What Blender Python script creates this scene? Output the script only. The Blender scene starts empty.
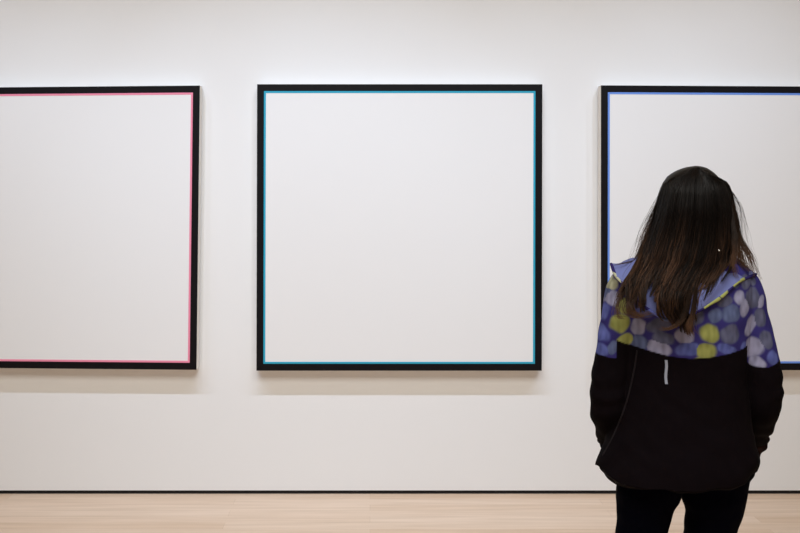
import bpy, bmesh, math, random
from mathutils import Vector, noise
random.seed(7)
sc = bpy.context.scene
C = sc.collection

# ---------------------------------------------------------------- camera, world, lights, exposure
F = 889.0            # focal length in pixels of an 800 px wide frame
D = 4.73             # distance camera - wall
CX, HY = 370.0, 196.0  # principal column, horizon row
H = 1.585            # eye height
cam_d = bpy.data.cameras.new('camera')
cam = bpy.data.objects.new('camera', cam_d); C.objects.link(cam)
cam.location = (0, -D, H); cam.rotation_euler = (math.pi/2, 0, 0)
cam_d.sensor_width = 36; cam_d.lens = F/800*36
cam_d.shift_x = (400-CX)/800; cam_d.shift_y = -(266.5-HY)/800
cam_d.clip_start = 0.05
sc.camera = cam
vs = sc.view_settings
vs.view_transform = 'Standard'; vs.look = 'None'; vs.gamma = 1; vs.use_curve_mapping = False
vs.exposure = 0.0
w = bpy.data.worlds.new('world'); sc.world = w; w.use_nodes = True
w.node_tree.nodes['Background'].inputs[0].default_value = (1, .93, .86, 1)
w.node_tree.nodes['Background'].inputs[1].default_value = 0.0
sc.cycles.max_bounces = 8; sc.cycles.diffuse_bounces = 5
sc.cycles.use_denoising = True

def spot(x, tx, e, tz=.86, blend=1.0, ang=60):
    l = bpy.data.lights.new('track_spot', 'SPOT'); l.energy = e; l.color = (.66, .79, 1.0)
    l.spot_size = math.radians(ang); l.spot_blend = blend; l.shadow_soft_size = .022
    o = bpy.data.objects.new('track_spot', l); C.objects.link(o)
    o.location = (x, -1.76, 4.15)
    o.rotation_euler = (Vector((tx, 0, tz))-o.location).to_track_quat('-Z', 'Y').to_euler()
for x, tx, e in ((-2.9, -2.2, 92), (-2.1, -1.6, 84), (-1.3, -.9, 92), (-.5, -.3, 112), (.3, .25, 88), (1.1, .8, 68), (1.9, 1.35, 92), (2.7, 2.0, 92)):
    spot(x, tx, e*1.1)
def area(loc, sx, sy, e, col, rot=(0, 0, 0)):
    l = bpy.data.lights.new('ambient_fill_light', 'AREA'); l.shape = 'RECTANGLE'; l.size = sx; l.size_y = sy
    l.energy = e; l.color = col
    o = bpy.data.objects.new('ambient_fill_light', l); C.objects.link(o); o.location = loc; o.rotation_euler = rot
area((0, -4.6, 4.4), 4.0, 2.4, 226, (.987, 1, .948))  # unseen soft fill added overhead for the room's ambient level

# ---------------------------------------------------------------- helpers
def X(px, d): return (px-CX)*d/F
def Z(py, d): return H-(py-HY)*d/F
def P(px, py, d): return Vector((X(px, d), d-D, Z(py, d)))   # a point at distance d in front of the camera plane

def mat(name, col, rough=.6, spec=.3, metallic=0, sheen=0, build=None):
    m = bpy.data.materials.new(name); m.use_nodes = True
    nt = m.node_tree; b = nt.nodes['Principled BSDF']
    b.inputs['Base Color'].default_value = (*col, 1); b.inputs['Roughness'].default_value = rough
    b.inputs['Specular IOR Level'].default_value = spec; b.inputs['Metallic'].default_value = metallic
    if sheen:
        b.inputs['Sheen Weight'].default_value = sheen; b.inputs['Sheen Roughness'].default_value = .5
    if build: build(nt, b)
    return m
def noise_bump(scale, strength, dist=.002, detail=4):
    def f(nt, b):
        n = nt.nodes.new('ShaderNodeTexNoise'); n.inputs['Scale'].default_value = scale; n.inputs['Detail'].default_value = detail
        tc = nt.nodes.new('ShaderNodeTexCoord'); nt.links.new(tc.outputs['Object'], n.inputs['Vector'])
        bu = nt.nodes.new('ShaderNodeBump'); bu.inputs['Strength'].default_value = strength; bu.inputs['Distance'].default_value = dist
        nt.links.new(n.outputs[0], bu.inputs['Height']); nt.links.new(bu.outputs[0], b.inputs['Normal'])
    return f
def srgb(r, g, b):
    return tuple((c/255/12.92 if c/255 <= .04045 else ((c/255+.055)/1.055)**2.4) for c in (r, g, b))

def obj(name, bm_or_mesh, m, parent=None, smooth=True):
    if isinstance(bm_or_mesh, bmesh.types.BMesh):
        me = bpy.data.meshes.new(name); bm_or_mesh.to_mesh(me); bm_or_mesh.free()
    else: me = bm_or_mesh; me.name = name
    for q in (m if isinstance(m, (list, tuple)) else [m]): me.materials.append(q)
    if smooth:
        for p in me.polygons: p.use_smooth = True
    o = bpy.data.objects.new(name, me); C.objects.link(o)
    if parent:
        o.parent = parent; o.matrix_parent_inverse = parent.matrix_basis.inverted()
    return o
def struct(name, bm, m):
    o = obj(name, bm, m, smooth=False); o['kind'] = 'structure'; return o
def box(bm, a, b, mi=0):
    vs_ = [bm.verts.new((x, y, z)) for x in (a[0], b[0]) for y in (a[1], b[1]) for z in (a[2], b[2])]
    for f in ((0, 1, 3, 2), (4, 6, 7, 5), (0, 4, 5, 1), (2, 3, 7, 6), (0, 2, 6, 4), (1, 5, 7, 3)):
        bm.faces.new([vs_[i] for i in f]).material_index = mi
def smoothstep(a, b, x):
    t = max(0, min(1, (x-a)/(b-a))); return t*t*(3-2*t)
def interp(tab, x):
    if x <= tab[0][0]: return tab[0][1]
    for (x0, y0), (x1, y1) in zip(tab, tab[1:]):
        if x <= x1: return y0+(y1-y0)*(x-x0)/(x1-x0)
    return tab[-1][1]
def ring_loft(bm, rings, fill=True):
    """closed solid through rings (lists of points, same count)"""
    R = [[bm.verts.new(p) for p in r] for r in rings]
    n = len(R[0])
    for a, b in zip(R, R[1:]):
        for i in range(n): bm.faces.new((a[i], a[(i+1) % n], b[(i+1) % n], b[i]))
    for e in (R[0][::-1], R[-1]):
        c = sum((v.co for v in e), Vector())/n; prev = e; size = max((v.co-c).length for v in e)
        m = min(12, max(0, int(size/.012))) if fill else 0
        for k in range(1, m+1):
            cur = [bm.verts.new(v.co.lerp(c, k/(m+1))) for v in e]
            for i in range(n): bm.faces.new((prev[i], prev[(i+1) % n], cur[(i+1) % n], cur[i]))
            prev = cur
        bm.faces.new(prev)
def catmull(pts, k=6):
    out = []
    for i in range(len(pts)-1):
        p0 = pts[max(0, i-1)]; p1 = pts[i]; p2 = pts[i+1]; p3 = pts[min(len(pts)-1, i+2)]
        for j in range(k):
            t = j/k
            out.append(tuple(.5*(2*b+(c-a)*t+(2*a-5*b+4*c-d)*t*t+(3*b-a-3*c+d)*t**3) for a, b, c, d in zip(p0, p1, p2, p3)))
    out.append(tuple(pts[-1])); return out
def tube(bm, pts, n=20, k=5, caps=True):
    """pts: (x,y,z,r) or (x,y,z,r,r2); round-capped tapering tube"""
    pts = catmull([tuple(p) if len(p) == 5 else (*p, p[3]) for p in pts], k)
    rings = []; up = None
    V = [Vector(p[:3]) for p in pts]
    for i, p in enumerate(pts):
        t = (V[min(i+1, len(V)-1)]-V[max(i-1, 0)]).normalized()
        if up is None:
            up = Vector((0, 1, 0)) if abs(t.y) < .9 else Vector((1, 0, 0))
        up = (up-t*up.dot(t)).normalized(); s = t.cross(up)
        def ring(c, f): return [c+(s*math.cos(a)*p[3]+up*math.sin(a)*p[4])*f for a in (2*math.pi*q/n for q in range(n))]
        if i == 0 and caps:
            for a in (80, 55, 30): rings.append(ring(V[i]-t*p[3]*math.sin(math.radians(a)), math.cos(math.radians(a))))
        rings.append(ring(V[i], 1))
        if i == len(pts)-1 and caps:
            for a in (30, 55, 80): rings.append(ring(V[i]+t*p[3]*math.sin(math.radians(a)), math.cos(math.radians(a))))
    ring_loft(bm, rings)
def row_loft(bm, rows, n=64, k=5, pw=2.0):
    """rows: (z, cx, cy, half width, half depth front(+y), half depth back(-y))"""
    rings = []
    for z, cx, cy, a, f, b in catmull(rows, k):
        r = []
        for q in range(n):
            t = 2*math.pi*q/n; c, s = math.cos(t), math.sin(t)
            c = math.copysign(abs(c)**(2/pw), c); s = math.copysign(abs(s)**(2/pw), s)
            r.append(Vector((cx+a*c, cy+(f if s > 0 else b)*s, z)))
        rings.append(r)
    ring_loft(bm, rings)
def remesh(bm, voxel, smooth=4):
    me = bpy.data.meshes.new('tmp'); bmesh.ops.recalc_face_normals(bm, faces=bm.faces); bm.to_mesh(me); bm.free()
    o = bpy.data.objects.new('tmp', me); C.objects.link(o)
    m = o.modifiers.new('r', 'REMESH'); m.mode = 'VOXEL'; m.voxel_size = voxel
    if smooth:
        s = o.modifiers.new('s', 'SMOOTH'); s.factor = .5; s.iterations = smooth
    dg = bpy.context.evaluated_depsgraph_get(); ev = o.evaluated_get(dg)
    out = bpy.data.meshes.new_from_object(ev); bpy.data.objects.remove(o); bpy.data.meshes.remove(me)
    return out

def displace(me, fn):
    nr = [v.normal.copy() for v in me.vertices]; co = [v.co.copy() for v in me.vertices]
    out = []
    for c, n_ in zip(co, nr): c += n_*fn(c); out.extend(c)
    me.vertices.foreach_set('co', out); me.update()

# ---------------------------------------------------------------- materials of the room
wall_m = mat('white_wall_paint', (.80, .79, .785), .85, .2, build=noise_bump(160, .05))
gap_shade_m = mat('gap_shade_black', (.010, .009, .009), .6, .2)
ceil_m = mat('ceiling_paint', (.75, .74, .72), .9, .1)
side_m = mat('gallery_wall_paint', (.42, .39, .36), .9, .1)
def floor_nodes(nt, b):
    tc = nt.nodes.new('ShaderNodeTexCoord'); mp = nt.nodes.new('ShaderNodeMapping')
    nt.links.new(tc.outputs['Object'], mp.inputs[0])
    br = nt.nodes.new('ShaderNodeTexBrick'); br.offset = .37; br.offset_frequency = 2
    br.inputs['Scale'].default_value = 1; br.inputs['Brick Width'].default_value = 1.9; br.inputs['Row Height'].default_value = .083
    br.inputs['Mortar Size'].default_value = .0006; br.inputs['Mortar Smooth'].default_value = .3
    br.inputs['Color1'].default_value = (*srgb(206, 178, 152), 1); br.inputs['Color2'].default_value = (*srgb(216, 192, 170), 1)
    br.inputs['Mortar'].default_value = (*srgb(180, 150, 122), 1)
    nt.links.new(mp.outputs[0], br.inputs['Vector'])
    mp2 = nt.nodes.new('ShaderNodeMapping'); mp2.inputs['Scale'].default_value = (1.2, 22, 1)
    nt.links.new(tc.outputs['Object'], mp2.inputs[0])
    n = nt.nodes.new('ShaderNodeTexNoise'); n.inputs['Scale'].default_value = 1.6; n.inputs['Detail'].default_value = 5
    nt.links.new(mp2.outputs[0], n.inputs['Vector'])
    cr = nt.nodes.new('ShaderNodeValToRGB'); cr.color_ramp.elements[0].color = (.86, .83, .79, 1); cr.color_ramp.elements[1].color = (1, 1, 1, 1)
    cr.color_ramp.elements[0].position = .3; cr.color_ramp.elements[1].position = .65
    nt.links.new(n.outputs[0], cr.inputs[0])
    mx = nt.nodes.new('ShaderNodeMix'); mx.data_type = 'RGBA'; mx.blend_type = 'MULTIPLY'; mx.inputs['Factor'].default_value = 1
    nt.links.new(br.outputs['Color'], mx.inputs['A']); nt.links.new(cr.outputs[0], mx.inputs['B'])
    nt.links.new(mx.outputs['Result'], b.inputs['Base Color'])
floor_m = mat('pale_maple_planks', (.6, .5, .4), .42, .35, build=floor_nodes)

# ---------------------------------------------------------------- the room
RX, RY, RH = 5.2, -7.6, 4.45
STRIP = .0185
bm = bmesh.new(); box(bm, (-RX, 0, STRIP), (RX, .2, RH)); struct('wall_back', bm, wall_m)
bm = bmesh.new(); box(bm, (-RX, .004, 0), (RX, .2, STRIP)); struct('shadow_gap_back', bm, gap_shade_m)  # shade of the recess below the wall, put in as a black strip
bm = bmesh.new(); box(bm, (-RX, RY, -.1), (RX, .2, 0)); struct('floor', bm, floor_m)
bm = bmesh.new(); box(bm, (-RX, RY, RH), (RX, .2, RH+.1)); struct('ceiling', bm, ceil_m)
bm = bmesh.new(); box(bm, (-RX-.2, RY, -.1), (-RX, .2, RH+.1)); struct('wall_left', bm, side_m)
bm = bmesh.new(); box(bm, (RX, RY, -.1), (RX+.2, .2, RH+.1)); struct('wall_right', bm, side_m)
bm = bmesh.new(); box(bm, (-RX-.2, RY-.2, -.1), (RX+.2, RY, RH+.1)); struct('wall_front', bm, side_m)

# ---------------------------------------------------------------- paintings
T = .070      # canvas thickness
canvas_m = mat('white_canvas_paint', (.80, .79, .79), .8, .2, build=noise_bump(700, .12, .0006))
edge_m = mat('cream_raw_canvas', (.86, .83, .79), .9, .1, build=noise_bump(900, .2, .0006))
band_m = mat('black_border_paint', (.0036, .0029, .0044), .55, .16, build=noise_bump(600, .15, .0005))
def painting(corners, line_col, label, line_label):
    d = D-T
    TL, TR, BR, BL = [P(px, py, d) for px, py in corners]
    base = (BL+BR)/2; base.y = 0
    root = bpy.data.objects.new('painting', None); C.objects.link(root); root.location = base
    root['label'] = label; root['category'] = 'painting'; root['group'] = 'paintings hung in a row on the white wall'
    bpy.context.view_layer.update()
    def at(u, v, y):      # u,v metres in from the nearest edges
        wd = (TR-TL).length; hg = (TL-BL).length
        a, b_ = u/wd, v/hg
        p = (TL.lerp(TR, a)).lerp(BL.lerp(BR, a), b_); return Vector((p.x, y, p.z))
    wd = (TR-TL).length; hg = (TL-BL).length
    def quadring(i, y): return [at(i, i, y), at(wd-i, i, y), at(wd-i, hg-i, y), at(i, hg-i, y)]
    def frame(bm, i0, i1, y0, y1, e=.0008):
        # band with depth between inset i0 and i1, front at y0, back at y1, edges eased by e
        R = [quadring(i0, y1), quadring(i0, y0+e), quadring(i0+e, y0), quadring(i1-e, y0), quadring(i1, y0+e), quadring(i1, y1)]
        V = [[bm.verts.new(p) for p in r] for r in R]
        for a, b_ in zip(V, V[1:]+V[:1]):
            for k in range(4): bm.faces.new((a[k], a[(k+1) % 4], b_[(k+1) % 4], b_[k]))
    bm = bmesh.new()
    e = .002
    rings = [quadring(0, -.010), quadring(0, -T+e), quadring(e, -T+.0006)]
    V = [[bm.verts.new(p) for p in r] for r in rings]
    for q, (a, b_) in enumerate(zip(V, V[1:])):
        for k in range(4): bm.faces.new((a[k], a[(k+1) % 4], b_[(k+1) % 4], b_[k])).material_index = 1
    bm.faces.new(V[-1]).material_index = 0; bm.faces.new(V[0][::-1]).material_index = 1
    bmesh.ops.recalc_face_normals(bm, faces=bm.faces)
    obj('canvas', bm, [canvas_m, edge_m], root, smooth=False)
    BW, LW = .0365, .0105
    bm = bmesh.new(); frame(bm, .0006, BW, -T-.0006, -T+.0012); bmesh.ops.recalc_face_normals(bm, faces=bm.faces)
    o = obj('border', bm, band_m, root, smooth=False); o['label'] = 'wide black painted border'
    bm = bmesh.new(); frame(bm, BW, BW+LW, -T-.0006, -T+.0012); bmesh.ops.recalc_face_normals(bm, faces=bm.faces)
    o = obj('inner_line', bm, mat('line_paint', line_col, .6, .3), root, smooth=False); o['label'] = line_label
painting([(-85, 87.9), (200, 85.4), (196.6, 370), (-87, 367.4)], srgb(235, 138, 165),
         'large square white painting with a black border and thin pink inner line', 'thin pink painted line')
painting([(257.0, 84.1), (542.5, 84.1), (541.9, 370.8), (256.3, 370.8)], srgb(40, 160, 190),
         'large square white painting with a black border and thin turquoise inner line', 'thin turquoise painted line')
painting([(600.9, 85.2), (887, 86.8), (886, 370.1), (600.7, 370.6)], srgb(105, 145, 225),
         'large square white painting with black border and thin blue inner line, behind the visitor', 'thin blue painted line')

# ---------------------------------------------------------------- the visitor
PD = 2.45                                            # distance of her spine from the camera
person = bpy.data.objects.new('person', None); C.objects.link(person)
person.location = (X(692, PD), PD-D, 0)
person['label'] = 'person with long brown hair and patterned hooded jacket, seen from behind, looking at the paintings'
person['category'] = 'person'
bpy.context.view_layer.update()

skin_m = mat('skin', srgb(186, 138, 112), .5, .4, build=noise_bump(300, .1, .0005))
def V4(px, py, d, r, r2=None): p = P(px, py, d); return (p.x, p.y, p.z, r) if r2 is None else (p.x, p.y, p.z, r, r2)
cx = X(692, PD); cy = PD-D
# arm joints: shoulder, elbow, wrist, palm end (d grows away from the camera); hands reach round to the front pockets
ARM = {-1: dict(sh=(632, 283, 2.45), el=(609, 398, 2.44), wr=(609, 440, 2.60), pa=(626, 458, 2.685)),
       +1: dict(sh=(738, 284, 2.45), el=(760, 398, 2.44), wr=(757, 440, 2.60), pa=(741, 458, 2.685))}
# ---- body (one continuous surface)
bm = bmesh.new()
hx = X(697, 2.43); hy = 2.445-D
# head: rows from chin to crown
row_loft(bm, [(1.437, hx, hy+.055, .022, .030, .030), (1.452, hx, hy+.045, .045, .045, .055), (1.475, hx, hy+.030, .058, .062, .065),
              (1.505, hx, hy+.015, .064, .082, .080), (1.54, hx, hy+.005, .069, .094, .084), (1.575, hx, hy, .070, .098, .084),
              (1.600, hx, hy, .062, .088, .074), (1.622, hx, hy+.004, .046, .066, .052), (1.637, hx, hy+.008, .026, .036, .026), (1.642, hx, hy+.008, .008, .01, .01)], n=40)
# nose, brow, lips, ears
tube(bm, [(hx, hy+.098, 1.562, .008), (hx, hy+.110, 1.545, .009), (hx, hy+.117, 1.528, .011)], n=12)
for s in (-1, 1):
    tube(bm, [(hx+s*.008, hy+.104, 1.525, .007), (hx+s*.013, hy+.098, 1.525, .006)], n=10)
    tube(bm, [(hx+s*.014, hy+.088, 1.576, .007), (hx+s*.034, hy+.084, 1.580, .007), (hx+s*.048, hy+.066, 1.574, .006)], n=10)
    tube(bm, [(hx+s*.076, hy-.004, 1.572, .006, .012), (hx+s*.079, hy-.008, 1.555, .006, .014), (hx+s*.076, hy-.002, 1.532, .005, .009)], n=14)
tube(bm, [(hx-.022, hy+.086, 1.497, .004), (hx, hy+.098, 1.500, .007), (hx+.022, hy+.086, 1.497, .004)], n=10)
tube(bm, [(hx-.018, hy+.086, 1.489, .004), (hx, hy+.096, 1.488, .007), (hx+.018, hy+.086, 1.489, .004)], n=10)
# neck and torso
tube(bm, [(hx, hy-.005, 1.50, .05), (hx, hy-.012, 1.42, .048), (cx, cy, 1.36, .065)], n=24)
row_loft(bm, [(1.42, cx, cy, .05, .045, .045), (1.39, cx, cy, .12, .06, .06), (1.34, cx, cy, .155, .08, .08), (1.24, cx, cy, .15, .10, .095),
              (1.12, cx, cy, .125, .085, .085), (1.03, cx, cy, .125, .085, .085), (.92, cx-.005, cy, .155, .095, .105), (.85, cx-.01, cy, .155, .08, .10), (.81, cx-.015, cy, .12, .06, .07)], n=48)
LEG = {-1: [(cx-.085, cy, .86, .074), (X(648.5, PD), cy, .775, .077), (X(645, PD), cy, .725, .0675), (X(642, PD), cy, .68, .0605), (X(639, PD), cy+.006, .60, .056), (X(640, PD), cy+.012, .46, .050), (X(639, PD), cy-.012, .33, .048), (X(638, PD), cy-.01, .20, .037), (X(637, PD), cy-.01, .07, .034)],
       +1: [(cx+.080, cy, .86, .074), (X(714, PD), cy, .775, .077), (X(713.5, PD), cy, .725, .0705), (X(711, PD), cy, .68, .061), (X(707, PD), cy+.006, .60, .056), (X(707, PD), cy+.012, .46, .050), (X(706, PD), cy-.012, .33, .048), (X(705, PD), cy-.01, .20, .037), (X(704, PD), cy-.01, .07, .034)]}
for s in (-1, 1):
    tube(bm, LEG[s], n=24)
    ft = LEG[s][-1]
    tube(bm, [(ft[0], ft[1]-.02, .045, .030, .030), (ft[0]+s*.008, ft[1]+.08, .040, .036, .026), (ft[0]+s*.015, ft[1]+.15, .030, .034, .016)], n=20)
    a = ARM[s]
    sh, el, wr, pa = (P(*a[k]) for k in ('sh', 'el', 'wr', 'pa'))
    tube(bm, [(*sh, .045), (*sh.lerp(el, .4), .040), (*sh.lerp(el, .85), .032), (*el, .029), (*el.lerp(wr, .4), .028), (*wr, .022, .026)], n=20)
    # hand: palm, four bent fingers, thumb
    f = (pa-wr).normalized(); up = Vector((0, 0, 1)); side = f.cross(up).normalized(); upn = side.cross(f).normalized()
    kn = wr+f*.085
    tube(bm, [(*(wr+f*.005), .024, .018), (*(wr+f*.045), .018, .036), (*kn, .014, .037)], n=18)
    inward = Vector((-s, .15, -.1)).normalized()
    for q, (off, L) in enumerate(((.030, .070), (.010, .078), (-.011, .073), (-.030, .058))):
        b0 = kn+upn*off-f*.006
        d1 = (f+inward*.25).normalized(); d2 = (f+inward*.9).normalized(); d3 = (f*.6+inward*1.1).normalized()
        p1 = b0+d1*L*.45; p2 = p1+d2*L*.3; p3 = p2+d3*L*.22
        tube(bm, [(*b0, .0092), (*p1, .0085), (*p2, .0078), (*p3, .0066)], n=12, k=4)
    t0 = wr+f*.025+upn*.024; t1 = t0+(f*.6+upn*.7).normalized()*.032; t2 = t1+(f+upn*.25+inward*.25).normalized()*.030; t3 = t2+(f+inward*.3).normalized()*.02
    tube(bm, [(*t0, .013), (*t1, .0105), (*t2, .0095), (*t3, .0075)], n=12, k=4)
body_me = remesh(bm, .0045, 3)
obj('body', body_me, skin_m, person)
# eyes
eye_m = mat('eye_white', (.75, .73, .70), .2, .5); iris_m = mat('iris', (.05, .025, .012), .15, .5)
for s in (-1, 1):
    bm = bmesh.new(); bmesh.ops.create_uvsphere(bm, u_segments=20, v_segments=14, radius=.0115)
    for f_ in bm.faces:
        if f_.calc_center_median().y > .0098: f_.material_index = 1
    for v in bm.verts: v.co += Vector((hx+s*.031, hy+.0785, 1.560))
    obj('eye', bm, [eye_m, iris_m], person)

# ---- trousers
tr_m = mat('navy_denim', (.0006, .0007, .0030), .9, .03, sheen=0, build=noise_bump(220, .3, .001))
bm = bmesh.new()
row_loft(bm, [(.99, cx-.004, cy, .145, .10, .105), (.92, cx-.006, cy, .168, .108, .118), (.86, cx-.010, cy, .178, .108, .122), (.82, cx-.006, cy, .172, .095, .108), (.795, cx-.004, cy, .125, .07, .07)], n=56)
for s in (-1, 1):
    L = [(x, y, z, r+.008) for x, y, z, r in LEG[s]]; L[-1] = (L[-1][0], L[-1][1], .085, .047)
    tube(bm, L, n=28, k=8, caps=False)
tr_me = remesh(bm, .005, 3)
displace(tr_me, lambda c: .0035*noise.noise(Vector((c.x*14, c.y*14, c.z*26)))+.0013*math.sin(c.z*95+6*noise.noise(c*9))*(smoothstep(.62, .52, c.z)+smoothstep(.25, .1, c.z)+.25))
obj('trousers', tr_me, tr_m, person)
# ---- shoes
shoe_m = mat('black_shoe_leather', (.012, .012, .013), .45, .4); sole_m = mat('shoe_sole', (.5, .49, .47), .7, .2)
for s in (-1, 1):
    ft = LEG[s][-1]
    root = None
    bm = bmesh.new()
    rows = []
    for t, wd, hg in ((-.065, .020, .050), (-.055, .031, .075), (-.02, .036, .092), (.03, .037, .085), (.08, .041, .066), (.13, .045, .052), (.165, .038, .042), (.182, .020, .033)):
        r = []
        for q in range(24):
            an = 2*math.pi*q/24
            r.append(Vector((ft[0]+s*.10*max(0, t)+wd*math.cos(an), ft[1]+t, .014+max(0, (hg-.014)*(.5+.5*math.sin(an))))))
        rows.append(r)
    ring_loft(bm, rows); bmesh.ops.recalc_face_normals(bm, faces=bm.faces)
    sh_o = obj('shoe', bm, shoe_m, person)
    bm = bmesh.new(); rows = []
    out = [(t, wd+.003) for t, wd in ((-.068, .016), (-.058, .029), (-.02, .034), (.03, .034), (.08, .040), (.13, .044), (.165, .037), (.186, .016))]
    loop = [(ft[0]+s*.10*max(0, t)+wd, ft[1]+t) for t, wd in out]+[(ft[0]+s*.10*max(0, t)-wd, ft[1]+t) for t, wd in out[::-1]]
    ring_loft(bm, [[Vector((x, y, z)) for x, y in loop] for z in (0.001, .02)]); bmesh.ops.recalc_face_normals(bm, faces=bm.faces)
    so = obj('sole', bm, sole_m, sh_o, smooth=False)

# ---- jacket: trunk and sleeves in one cloth surface
bm = bmesh.new()
def row(py, xl, xr, f, b, yo=0.0, d=PD):
    return (Z(py, d), X((xl+xr)/2, d), d-D+yo, (xr-xl)/2*d/F, f, b)
row_loft(bm, [row(247, 672, 718, .050, .050), row(252, 655, 728, .062, .062), row(259, 636, 738, .075, .080), row(267, 622, 745, .085, .098), row(280, 617, 749, .098, .112),
              row(300, 617, 749, .110, .122), row(325, 618, 747, .118, .125), row(350, 618, 746, .120, .124), row(380, 618, 744, .118, .124),
              row(410, 615, 746, .122, .132), row(435, 609, 750, .130, .142), row(455, 602, 755, .138, .150), row(470, 598, 756, .140, .155), row(482, 596, 752, .140, .156)], n=96, pw=2.25)
SL = {-1: [V4(640, 276, 2.45, .050), V4(630, 290, 2.45, .062), V4(624, 318, 2.448, .060), V4(618, 350, 2.445, .057), V4(611, 382, 2.445, .054), V4(609, 403, 2.452, .053), V4(609, 417, 2.495, .048), V4(609, 429, 2.545, .041), V4(609, 437, 2.585, .036)],
      +1: [V4(726, 276, 2.45, .050), V4(738, 290, 2.45, .063), V4(745, 318, 2.448, .061), V4(754, 350, 2.445, .060), V4(760, 382, 2.445, .058), V4(760, 403, 2.452, .055), V4(759, 416, 2.495, .048), V4(757, 428, 2.545, .040), V4(756, 436, 2.585, .034)]}
for s in (-1, 1): tube(bm, SL[s], n=32, k=8)
jk_me = remesh(bm, .0030, 5)
# hem: cut lines lower in the middle; lift sides
HEM = [(590, 464), (597, 466), (606, 475), (620, 485), (645, 490), (680, 492.5), (705, 491.5), (730, 488), (744, 483), (752, 475), (765, 468)]
zc0 = Z(440, PD)
xa, xb = X(590, PD), X(765, PD)
for v in jk_me.vertices:
    c = v.co
    px = CX+c.x*F/(c.y+D)
    if c.z < zc0 and abs(c.x-cx) < .30 and c.y-cy < .2:
        t = (zc0-c.z)/(zc0-Z(482, PD))
        zt = Z(interp(HEM, px), c.y+D)
        if c.y > cy+.06 or True:
            c.z = zc0+(zt-zc0)*min(1.0, t)
# folds
jk_me.update()
def jacket_fold(c):
    z = c.z
    low = smoothstep(1.16, 1.0, z)
    fold = .0045*math.sin(c.x*46+3.5*noise.noise(Vector((c.x*3, c.y*3, z*4))))*low*smoothstep(.78, .95, 1.7-z) \
        + .005*noise.noise(Vector((c.x*9, c.y*9, z*5)))+.0028*noise.noise(Vector((c.x*22+z*12, c.y*20, z*20)))
    arm = smoothstep(.175, .215, abs(c.x-(cx-.004*0))) 
    fold += arm*.002*math.sin(z*80+c.x*40*(1 if c.x > cx else -1)+5*noise.noise(c*8))*smoothstep(1.16, 1.05, z)
    return fold
displace(jk_me, jacket_fold)
# printed pattern
NAVY = srgb(42, 36, 86); NAVY2 = srgb(60, 56, 124)
YEL = srgb(142, 145, 84); GRY = srgb(88, 90, 116); LAV = srgb(144, 144, 174); BLU = srgb(88, 96, 160); STEEL = srgb(88, 98, 136); PALE = srgb(168, 168, 144)
TORSO_B = [(624, 325, 8.5, 9.5, YEL), (628, 342, 8, 6, YEL), (705, 331.5, 10, 9, YEL), (701.5, 349, 10.5, 7.5, YEL), (657, 325, 11, 7, GRY), (661, 337, 10, 5.5, GRY),
           (727, 333, 10.5, 9.5, GRY), (728, 313, 10, 8.5, STEEL), (711, 314, 7.5, 7, STEEL), (722, 300, 8, 6, GRY), (640, 327, 6, 8, LAV), (657, 347, 11, 6.5, LAV), (680, 334, 9, 7.5, LAV),
           (641, 343, 6.5, 8, STEEL), (683, 347, 12, 6.5, BLU), (724, 348, 11, 5, BLU), (628, 307, 8, 8, YEL), (645, 310, 8, 7, BLU), (617, 284, 6, 8, PALE), (634, 290, 8, 7, BLU), (662, 308, 9, 8, STEEL), (690, 315, 9, 8, GRY), (738, 297, 6, 7, LAV),
           (697, 362, 9, 7, YEL), (676, 364, 8, 7, LAV)]
SLEEVE_B = [(756, 299, 9.5, 10.5, GRY), (744, 307, 6, 9, LAV), (747, 282, 7, 7, GRY), (765, 319, 7, 9.5, GRY), (753, 327, 6.5, 10.5, LAV), (757, 349, 10.5, 10, LAV), (771, 341, 6.5, 9.5, GRY),
            (762, 365, 9, 6, LAV), (744, 350, 5, 8, BLU), (607, 316, 7, 11, BLU), (606, 336, 8, 9, BLU), (604, 354, 9, 7, BLU), (609, 296, 7, 9, STEEL), (600, 310, 3, 14, PALE), (618, 300, 5, 8, LAV), (616, 350, 4, 7, STEEL), (778, 360, 6, 8, BLU), (758, 281, 4.5, 6, GRY), (767, 303, 4, 7, LAV), (733, 283, 5, 5, STEEL)]
def blob_cover(c, nrm):
    """returns (coverage, colour) of the printed pebbles at a point of the cloth"""
    best = 0; col = NAVY
    w3 = .006*noise.noise(c*30)
    if nrm.y < .15:
        arm = abs(c.x-X(682, PD)) > .168 and True
        lst, d = (TORSO_B+SLEEVE_B, 2.36)
        for bx, by, rx, ry, bc in lst:
            s_ = d/F
            th = .5*math.sin(bx*7.1+by*3.3); ex = (c.x-X(bx, d)+.004*noise.noise(c*45))/s_; ez = (c.z-Z(by, d)+.004*noise.noise(c*45+Vector((9, 3, 1))))/s_
            dx = (ex*math.cos(th)+ez*math.sin(th))/(rx*1.12); dz = (-ex*math.sin(th)+ez*math.cos(th))/(ry*1.12)
            if abs(dx) > 1.5 or abs(dz) > 1.5: continue
            r = (abs(dx)**2.25+abs(dz)**2.25)**(1/2.25)+w3*12
            cov = smoothstep(1.06, .74, r)
            if cov > best: best = cov; col = tuple(q*(1.12-.22*min(1, r)) for q in bc)
        return best, col
    q = Vector((c.x, c.y, c.z*.85))*19
    ds, ps = noise.voronoi(q)
    cov = smoothstep(.66, .54, ds[0]+w3*4)*smoothstep(.05, .15, ds[1]-ds[0])
    h = int(abs(ps[0].x*91.7+ps[0].y*37.3+ps[0].z*53.9)*10) % 7
    return cov, (YEL, GRY, LAV, BLU, STEEL, LAV, GRY)[h]
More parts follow.
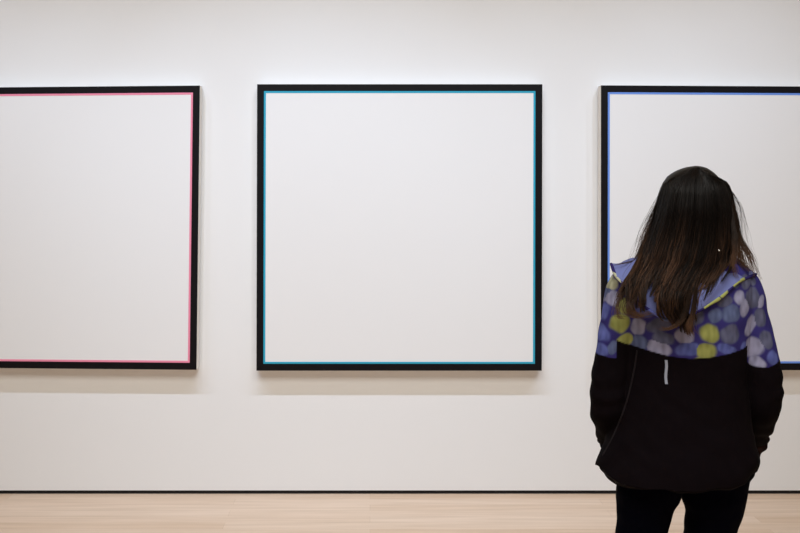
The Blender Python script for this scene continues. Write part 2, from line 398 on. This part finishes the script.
def pattern_colour(c, nrm):
    g = .5+.5*noise.noise(c*25)
    base = tuple(a*(1-g)+b*g*.9 for a, b in zip(NAVY, NAVY2))
    cov, col = blob_cover(c, nrm)
    t = .85+.35*noise.noise(Vector((c.x*90, c.y*90, c.z*40)))
    return tuple((a*(1-cov)+b*cov*t) for a, b in zip(base, col))
BOUND = [(590, 352), (600, 357), (612, 359), (615.9, 359), (616, 341), (624, 344), (640, 348), (660, 353), (680, 355), (700, 354), (720, 351), (738, 347), (744, 345), (744.1, 362), (752, 367), (765, 368), (778, 363), (790, 358)]
BLACK = (.0040, .0026, .0036)
def set_colours(me, fn):
    vals = []
    for v in me.vertices: vals.extend((*fn(v.co, v.normal), 1))
    me.color_attributes.new('dye', 'FLOAT_COLOR', 'POINT').data.foreach_set('color', vals)
def jacket_col(c, nrm):
    px = CX+c.x*2.40**-1*F if nrm.y < .3 else CX+c.x*F/2.45
    zb = Z(interp(BOUND, px), 2.38)
    k = smoothstep(zb-.0012, zb+.0012, c.z)
    if k <= 0: return BLACK
    pc = pattern_colour(c, nrm)
    return tuple(a*(1-k)+b*k for a, b in zip(BLACK, pc))
set_colours(jk_me, jacket_col)
def dye_nodes(bscale, strength, dist):
    def f(nt, b):
        a = nt.nodes.new('ShaderNodeAttribute'); a.attribute_name = 'dye'
        nt.links.new(a.outputs['Color'], b.inputs['Base Color'])
        noise_bump(bscale, strength, dist)(nt, b)
    return f
jk_m = mat('printed_jacket_cloth', (.1, .1, .2), .85, .03, build=dye_nodes(120, .25, .001))
jacket = obj('jacket', jk_me, jk_m, person); jacket['label'] = 'black jacket with purple pebble print across the shoulders'
# seam: edge of the back flap, its rim light put into lighter cloth
flap_light_m = mat('flap_rim_light', (.012, .009, .011), .8, .1)
# cuffs over the wrists
cuff_m = mat('dark_rib_cuff', (.010, .004, .004), .85, .03, build=noise_bump(300, .4, .001))
for s in (-1, 1):
    a = ARM[s]; bm = bmesh.new()
    wr = P(*a['wr']); pa = P(*a['pa']); e = P(SLx := (609 if s < 0 else 756), 432, 2.56)
    tube(bm, [(*e, .029, .029), (*e.lerp(wr, .45), .034, .033), (*wr, .030, .033), (*wr.lerp(pa, .35), .026, .036), (*wr.lerp(pa, .62), .022, .040)], n=28, k=6)
    me = remesh(bm, .004, 3)
    displace(me, lambda c: .0022*math.sin(c.z*260+c.y*120))
    obj('cuff', me, cuff_m, jacket)
# reflective strip
bm = bmesh.new()
from mathutils.bvhtree import BVHTree
bvh = BVHTree.FromPolygons([v.co[:] for v in jk_me.vertices], [tuple(p.vertices) for p in jk_me.polygons])
def on_back(px, py, lift=.0):
    o0 = Vector((0, -D, H)); t = P(px, py, 1.0); dr = (t-o0).normalized()
    hit = bvh.ray_cast(o0, dr)
    return (hit[0]+hit[1]*lift) if hit[0] else None
n = 14
L, R_ = [], []
for i in range(n+1):
    py = 360+24*i/n; w_ = 1.3
    L.append(on_back(666.2-w_+.4*math.sin(i*.5), py, .0022)); R_.append(on_back(666.2+w_+.4*math.sin(i*.5), py, .0022))
vl = [bm.verts.new(p) for p in L]; vr = [bm.verts.new(p) for p in R_]
for i in range(n): bm.faces.new((vl[i], vr[i], vr[i+1], vl[i+1]))
ex = bmesh.ops.extrude_face_region(bm, geom=bm.faces[:])
for v in [g for g in ex['geom'] if isinstance(g, bmesh.types.BMVert)]: v.co.y += .002
bmesh.ops.recalc_face_normals(bm, faces=bm.faces)
strip = obj('reflective_strip', bm, mat('reflective_tape', srgb(142, 148, 166), .4, .5), jacket, smooth=False)
strip['label'] = 'small pale grey reflective strip'

# raised seam of the back flap, rim light in its colour
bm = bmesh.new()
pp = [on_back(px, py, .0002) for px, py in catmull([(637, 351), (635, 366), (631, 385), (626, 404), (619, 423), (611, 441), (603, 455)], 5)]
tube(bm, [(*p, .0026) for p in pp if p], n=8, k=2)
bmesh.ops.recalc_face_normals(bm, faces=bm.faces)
obj('rim_lit_seam', bm, flap_light_m, jacket)

# ---- hood lying open on the shoulders
RIM = [(-1.0, 611, 264, 2.42), (-.85, 616, 277, 2.365), (-.65, 629, 290, 2.33), (-.4, 643, 306, 2.312), (-.1, 664, 320, 2.305), (.1, 680, 319, 2.305), (.35, 702, 309, 2.31), (.6, 720, 298, 2.322), (.8, 739, 281, 2.35), (1.0, 756, 274, 2.42)]
TOP = [(-1.0, 624, 262, 2.46), (-.85, 631, 259, 2.42), (-.65, 642, 257, 2.395), (-.4, 656, 262, 2.375), (-.1, 676, 268, 2.362), (.1, 690, 268, 2.36), (.35, 706, 264, 2.37), (.6, 716, 259, 2.39), (.8, 724, 257, 2.42), (1.0, 742, 267, 2.46)]
def curve_at(tab, u):
    return P(interp([(t[0], t[1]) for t in tab], u), interp([(t[0], t[2]) for t in tab], u), interp([(t[0], t[3]) for t in tab], u))
bm = bmesh.new(); NU, NV = 90, 26
grid = []
for i in range(NU+1):
    u = -1+2*i/NU; a = curve_at(TOP, u); b_ = curve_at(RIM, u); col = []
    for j in range(NV+1):
        v = j/NV; p = a.lerp(b_, v)
        p.y -= .022*math.sin(math.pi*v)*(1-.5*abs(u)); p.z -= .003*math.sin(math.pi*v)
        p.y += .003*noise.noise(Vector((u*5, v*3, 0)))+.002*math.sin(v*9+u*11)*(1-abs(u)*.6)
        col.append(bm.verts.new(p))
    grid.append(col)
for i in range(NU):
    for j in range(NV): bm.faces.new((grid[i][j], grid[i][j+1], grid[i+1][j+1], grid[i+1][j]))
bmesh.ops.recalc_face_normals(bm, faces=bm.faces)
me = bpy.data.meshes.new('hood'); bm.to_mesh(me); bm.free()
hood = obj('hood', me, mat('periwinkle_lining', srgb(97, 104, 156), .7, .2, build=noise_bump(60, .35, .002)), jacket)
sd = hood.modifiers.new('thickness', 'SOLIDIFY'); sd.thickness = .006; sd.offset = 0
hood['label'] = 'open hood with plain periwinkle lining'
# rolled printed edge of the hood
bm = bmesh.new()
rim_pts = []
for i in range(33):
    u = -1+2*i/32; p = curve_at(RIM, u); p.y -= .002
    rim_pts.append((*p, .0038+.0008*math.sin(i*1.3)))
tube(bm, rim_pts, n=12, k=6)
rme = bpy.data.meshes.new('hood_rim'); bmesh.ops.recalc_face_normals(bm, faces=bm.faces); bm.to_mesh(rme); bm.free()
rb = [(627, 298, 9, YEL), (650, 315, 7, BLU), (662, 320, 5, STEEL), (711, 303, 10, YEL), (725, 294, 5, YEL), (742, 279, 10, YEL), (616, 281, 8, PALE), (690, 316, 6, NAVY2)]
def rim_col(c, nrm):
    px = CX+c.x*F/2.32; py = HY+(H-c.z)*F/2.32
    for bx, by, r, cc in rb:
        if math.hypot(px-bx, py-by) < r: return cc
    return NAVY
set_colours(rme, rim_col)
obj('hood_rim', rme, jk_m, hood)
# drooping corner folds of the hood at the shoulders
# ---- hair
def hair_nodes(nt, b):
    a = nt.nodes.new('ShaderNodeAttribute'); a.attribute_name = 'dye'
    nt.links.new(a.outputs['Color'], b.inputs['Base Color'])
hair_m = mat('brown_hair', (.02, .01, .007), .42, .12, build=hair_nodes)
LT = [(165.8, 696), (166.3, 691), (167, 687.5), (168, 684), (170, 679.5), (172, 676), (175, 672), (178, 668.8), (186, 663), (195, 660), (217, 654), (240, 645), (259, 637), (278, 626), (296, 620), (315, 621), (325, 636), (338, 655)]
RT = [(165.8, 697), (166.3, 702), (167, 705.5), (168, 709), (170, 713), (172, 716.5), (175, 720.5), (178, 723.6), (186, 728.5), (195, 731.5), (217, 735.5), (244, 736), (262, 732), (278, 722), (300, 709), (320, 709), (338, 703)]
DT = [(165.8, .005), (166.5, .022), (168, .042), (171, .063), (176, .083), (190, .108), (210, .122), (240, .128), (270, .142), (300, .172), (340, .182)]
ENDT = [(-1, 300), (-.85, 312), (-.6, 314), (-.45, 309), (-.32, 290), (-.22, 296), (-.1, 320), (.1, 325), (.3, 333), (.45, 337), (.6, 326), (.75, 312), (.9, 298), (1, 284)]
HD = 2.445
def hair_pt(u, py, w_):
    """u across, py row, w_ depth layer 0 (inner) to 1 (outer)"""
    l, r = interp(LT, py), interp(RT, py)
    m_, h_ = (l+r)/2, (r-l)/2
    uu = max(-1, min(1, u))
    dep = interp(DT, py)*(.84+.16*w_)*max(math.sqrt(max(0, 1-uu*uu*.97)), .80*smoothstep(225, 282, py))
    d = HD-dep
    return P(m_+u*h_*(.93+.07*w_), py, d)
hb = bmesh.new(); hcol = []
# inner mass
rows = []
for py in [165.9, 166.3, 167, 168, 169.5, 171, 173]+list(range(176, 300, 6)):
    l, r = interp(LT, py), interp(RT, py); m_, h_ = (l+r)/2, (r-l)/2*.93
    dep = interp(DT, py); z = Z(py, HD-dep*.5)
    front = .10-.09*smoothstep(174, 192, py)
    front = min(front, dep*1.0)
    sh = smoothstep(262, 296, py)
    ring = []
    for q in range(48):
        a = 2*math.pi*q/48; c_, s_ = math.cos(a), math.sin(a)
        yy = s_*(front if s_ > 0 else dep*.86)
        if sh > 0: yy = min(yy, 0)*1+(-.11*sh if s_ > 0 else 0)
        d = HD+yy
        p = P(m_+c_*h_*(1-.12*sh), py, HD-dep*.35); ring.append(Vector((p.x, HD-D+yy, p.z)))
    rows.append(ring)
nb0 = 0
ring_loft(hb, rows)
nbase = len(hb.verts)
base_cols = [None]*nbase
hb.verts.ensure_lookup_table()
for i in range(nbase):
    base_cols[i] = (.0025, .0012, .0008)
hcol = base_cols
rnd = random.Random(3)
def strand(pts, r0, r1, c0, c1):
    """three-sided tapering strand"""
    prev = None; N = len(pts)
    for i, p in enumerate(pts):
        t = i/(N-1); r = r0*(1-t**3)+r1*t**3
        tg = (pts[min(N-1, i+1)]-pts[max(0, i-1)]).normalized()
        s_ = tg.cross(Vector((0, 1, 0)))
        s_ = s_.normalized() if s_.length > .01 else Vector((1, 0, 0)); o_ = s_.cross(tg)
        tt = smoothstep(.30, .95, t); col = tuple(a*(1-tt)+b_*tt for a, b_ in zip(c0, c1))
        cur = []
        for k in range(3):
            a = 2*math.pi*k/3+.5
            cur.append(hb.verts.new(p+(s_*math.cos(a)+o_*math.sin(a))*r)); hcol.append(col)
        if prev:
            for k in range(3): hb.faces.new((prev[k], prev[(k+1) % 3], cur[(k+1) % 3], cur[k]))
        prev = cur
clumps = []
for i in range(74):
    u = -1+2*(i+.5)/74+rnd.uniform(-.015, .015)
    clumps.append(dict(u=u, end=interp(ENDT, u)+rnd.uniform(-5, 3), ph=rnd.uniform(0, 6.3), amp=rnd.uniform(.5, 1.4), tone=rnd.uniform(.2, 1.3), dr=rnd.uniform(-.05, .05), w=rnd.uniform(.3, 1)))
PART = 698
for i in range(4600):
    c = clumps[rnd.randrange(74)] if rnd.random() < .93 else dict(u=rnd.uniform(-1, 1), end=0, ph=rnd.uniform(0, 6), amp=1.6, tone=.8, dr=rnd.uniform(-.1, .1), w=1)
    if c['end'] == 0: c['end'] = interp(ENDT, c['u'])-rnd.uniform(0, 20)
    du = rnd.gauss(0, .028); wl = max(0, min(1.05, c['w']*.6+rnd.uniform(0, .45)))
    start = 167.6+rnd.random()**2*26
    end = c['end']-abs(rnd.gauss(0, 5)); N = 22
    ph2 = rnd.uniform(0, 6.3); pts = []
    for k in range(N):
        t = k/(N-1); py = start+(end-start)*(t**1.0)
        uu = c['u']+du*(1.15-.75*smoothstep(.35, 1, t))+c['dr']*t
        top = smoothstep(0, .10, (py-166)/170)
        uu = uu*(.25+.75*top) if py < 184 else uu
        p = hair_pt(uu, py, wl)
        wv = smoothstep(.35, 1, t)
        p.x += (c['amp']*.0042*math.sin(py*.115+c['ph'])+.0012*math.sin(py*.21+ph2))*wv
        p.y += c['amp']*.004*math.cos(py*.10+c['ph'])*wv-.003*rnd.random()*0
        pts.append(p)
    tn = c['tone']**1.6*rnd.uniform(.6, 1.4)
    c0 = (.0030, .0014, .0009); c1 = (.088*tn+.003, .043*tn+.0015, .024*tn+.001)
    if rnd.random() < .38: c1 = (.006, .003, .002)
    strand(pts, rnd.uniform(.0007, .0012), .0003, c0, c1)
def free(keys, nst, spread, r, tone=1.0, w0=0.0):
    for _ in range(nst):
        o1 = rnd.gauss(0, spread); o2 = rnd.gauss(0, spread*.6); ph = rnd.uniform(0, 6.3); e = rnd.uniform(.75, 1)
        ks = catmull([(px+o1*(.35+.65*i/(len(keys)-1)), py+o2*.6, d) for i, (px, py, d) in enumerate(keys)], 7)
        ks = ks[:max(6, int(len(ks)*e))]
        pts = [P(px+.8*math.sin(py*.2+ph)*smoothstep(0, .5, j/len(ks)), py, d) for j, (px, py, d) in enumerate(ks)]
        strand(pts, r*rnd.uniform(.7, 1.2), r*.3, (.015, .008, .005), (.09*tone, .045*tone, .026*tone))
free([(728, 192, 2.43), (736, 215, 2.42), (739, 235, 2.42), (748, 252, 2.40), (753, 264, 2.39), (759, 281, 2.39)], 75, 3.0, .0006)
free([(729, 200, 2.41), (735, 225, 2.40), (738, 245, 2.39), (742, 262, 2.38), (752, 272, 2.37)], 90, 3.4, .0007)
free([(730, 205, 2.41), (734, 230, 2.38), (735, 250, 2.36), (733, 266, 2.35), (737, 280, 2.34)], 50, 2.4, .0006)
free([(726, 184, 2.44), (738, 200, 2.43), (746, 222, 2.42), (751, 243, 2.41)], 7, 1.8, .0003)
free([(664, 190, 2.44), (652, 215, 2.43), (643, 235, 2.42), (636, 255, 2.41)], 22, 2.2, .0003)
free([(668, 185, 2.44), (655, 208, 2.43), (645, 230, 2.42), (634, 262, 2.40), (622, 285, 2.36)], 40, 4.0, .0003)
free([(730, 192, 2.44), (740, 208, 2.43), (746, 235, 2.42), (752, 255, 2.41)], 14, 3.0, .0003)
free([(650, 240, 2.42), (638, 258, 2.40), (624, 263, 2.39), (611, 266, 2.39)], 12, 1.3, .0004)
free([(645, 255, 2.41), (630, 280, 2.36), (619, 300, 2.32), (618, 316, 2.30), (626, 318, 2.30)], 40, 3.0, .0006)
free([(655, 262, 2.38), (640, 288, 2.33), (628, 306, 2.30), (636, 316, 2.29), (652, 312, 2.29)], 60, 3.2, .0007)
free([(690, 290, 2.28), (686, 310, 2.275), (680, 323, 2.27), (668, 329, 2.27), (661, 326, 2.27)], 34, 2.4, .0006)
free([(696, 290, 2.28), (694, 310, 2.275), (690, 326, 2.27), (694, 337, 2.27)], 50, 3.0, .0007)
hme = bpy.data.meshes.new('hair'); hb.to_mesh(hme); hb.free()
hme.color_attributes.new('dye', 'FLOAT_COLOR', 'POINT').data.foreach_set('color', [q for c_ in hcol for q in (*c_, 1)])
hair = obj('hair', hme, hair_m, person); hair['label'] = 'long loose dark brown hair with lighter ends'
# ---- earring
bm = bmesh.new(); bmesh.ops.create_uvsphere(bm, u_segments=14, v_segments=10, radius=.0026)
ep = P(719, 250.5, 2.335)
for v in bm.verts: v.co += ep
bt = bmesh.new()
obj('earring', bm, mat('silver', (.8, .8, .8), .25, .5, metallic=1), person)
bt.free()
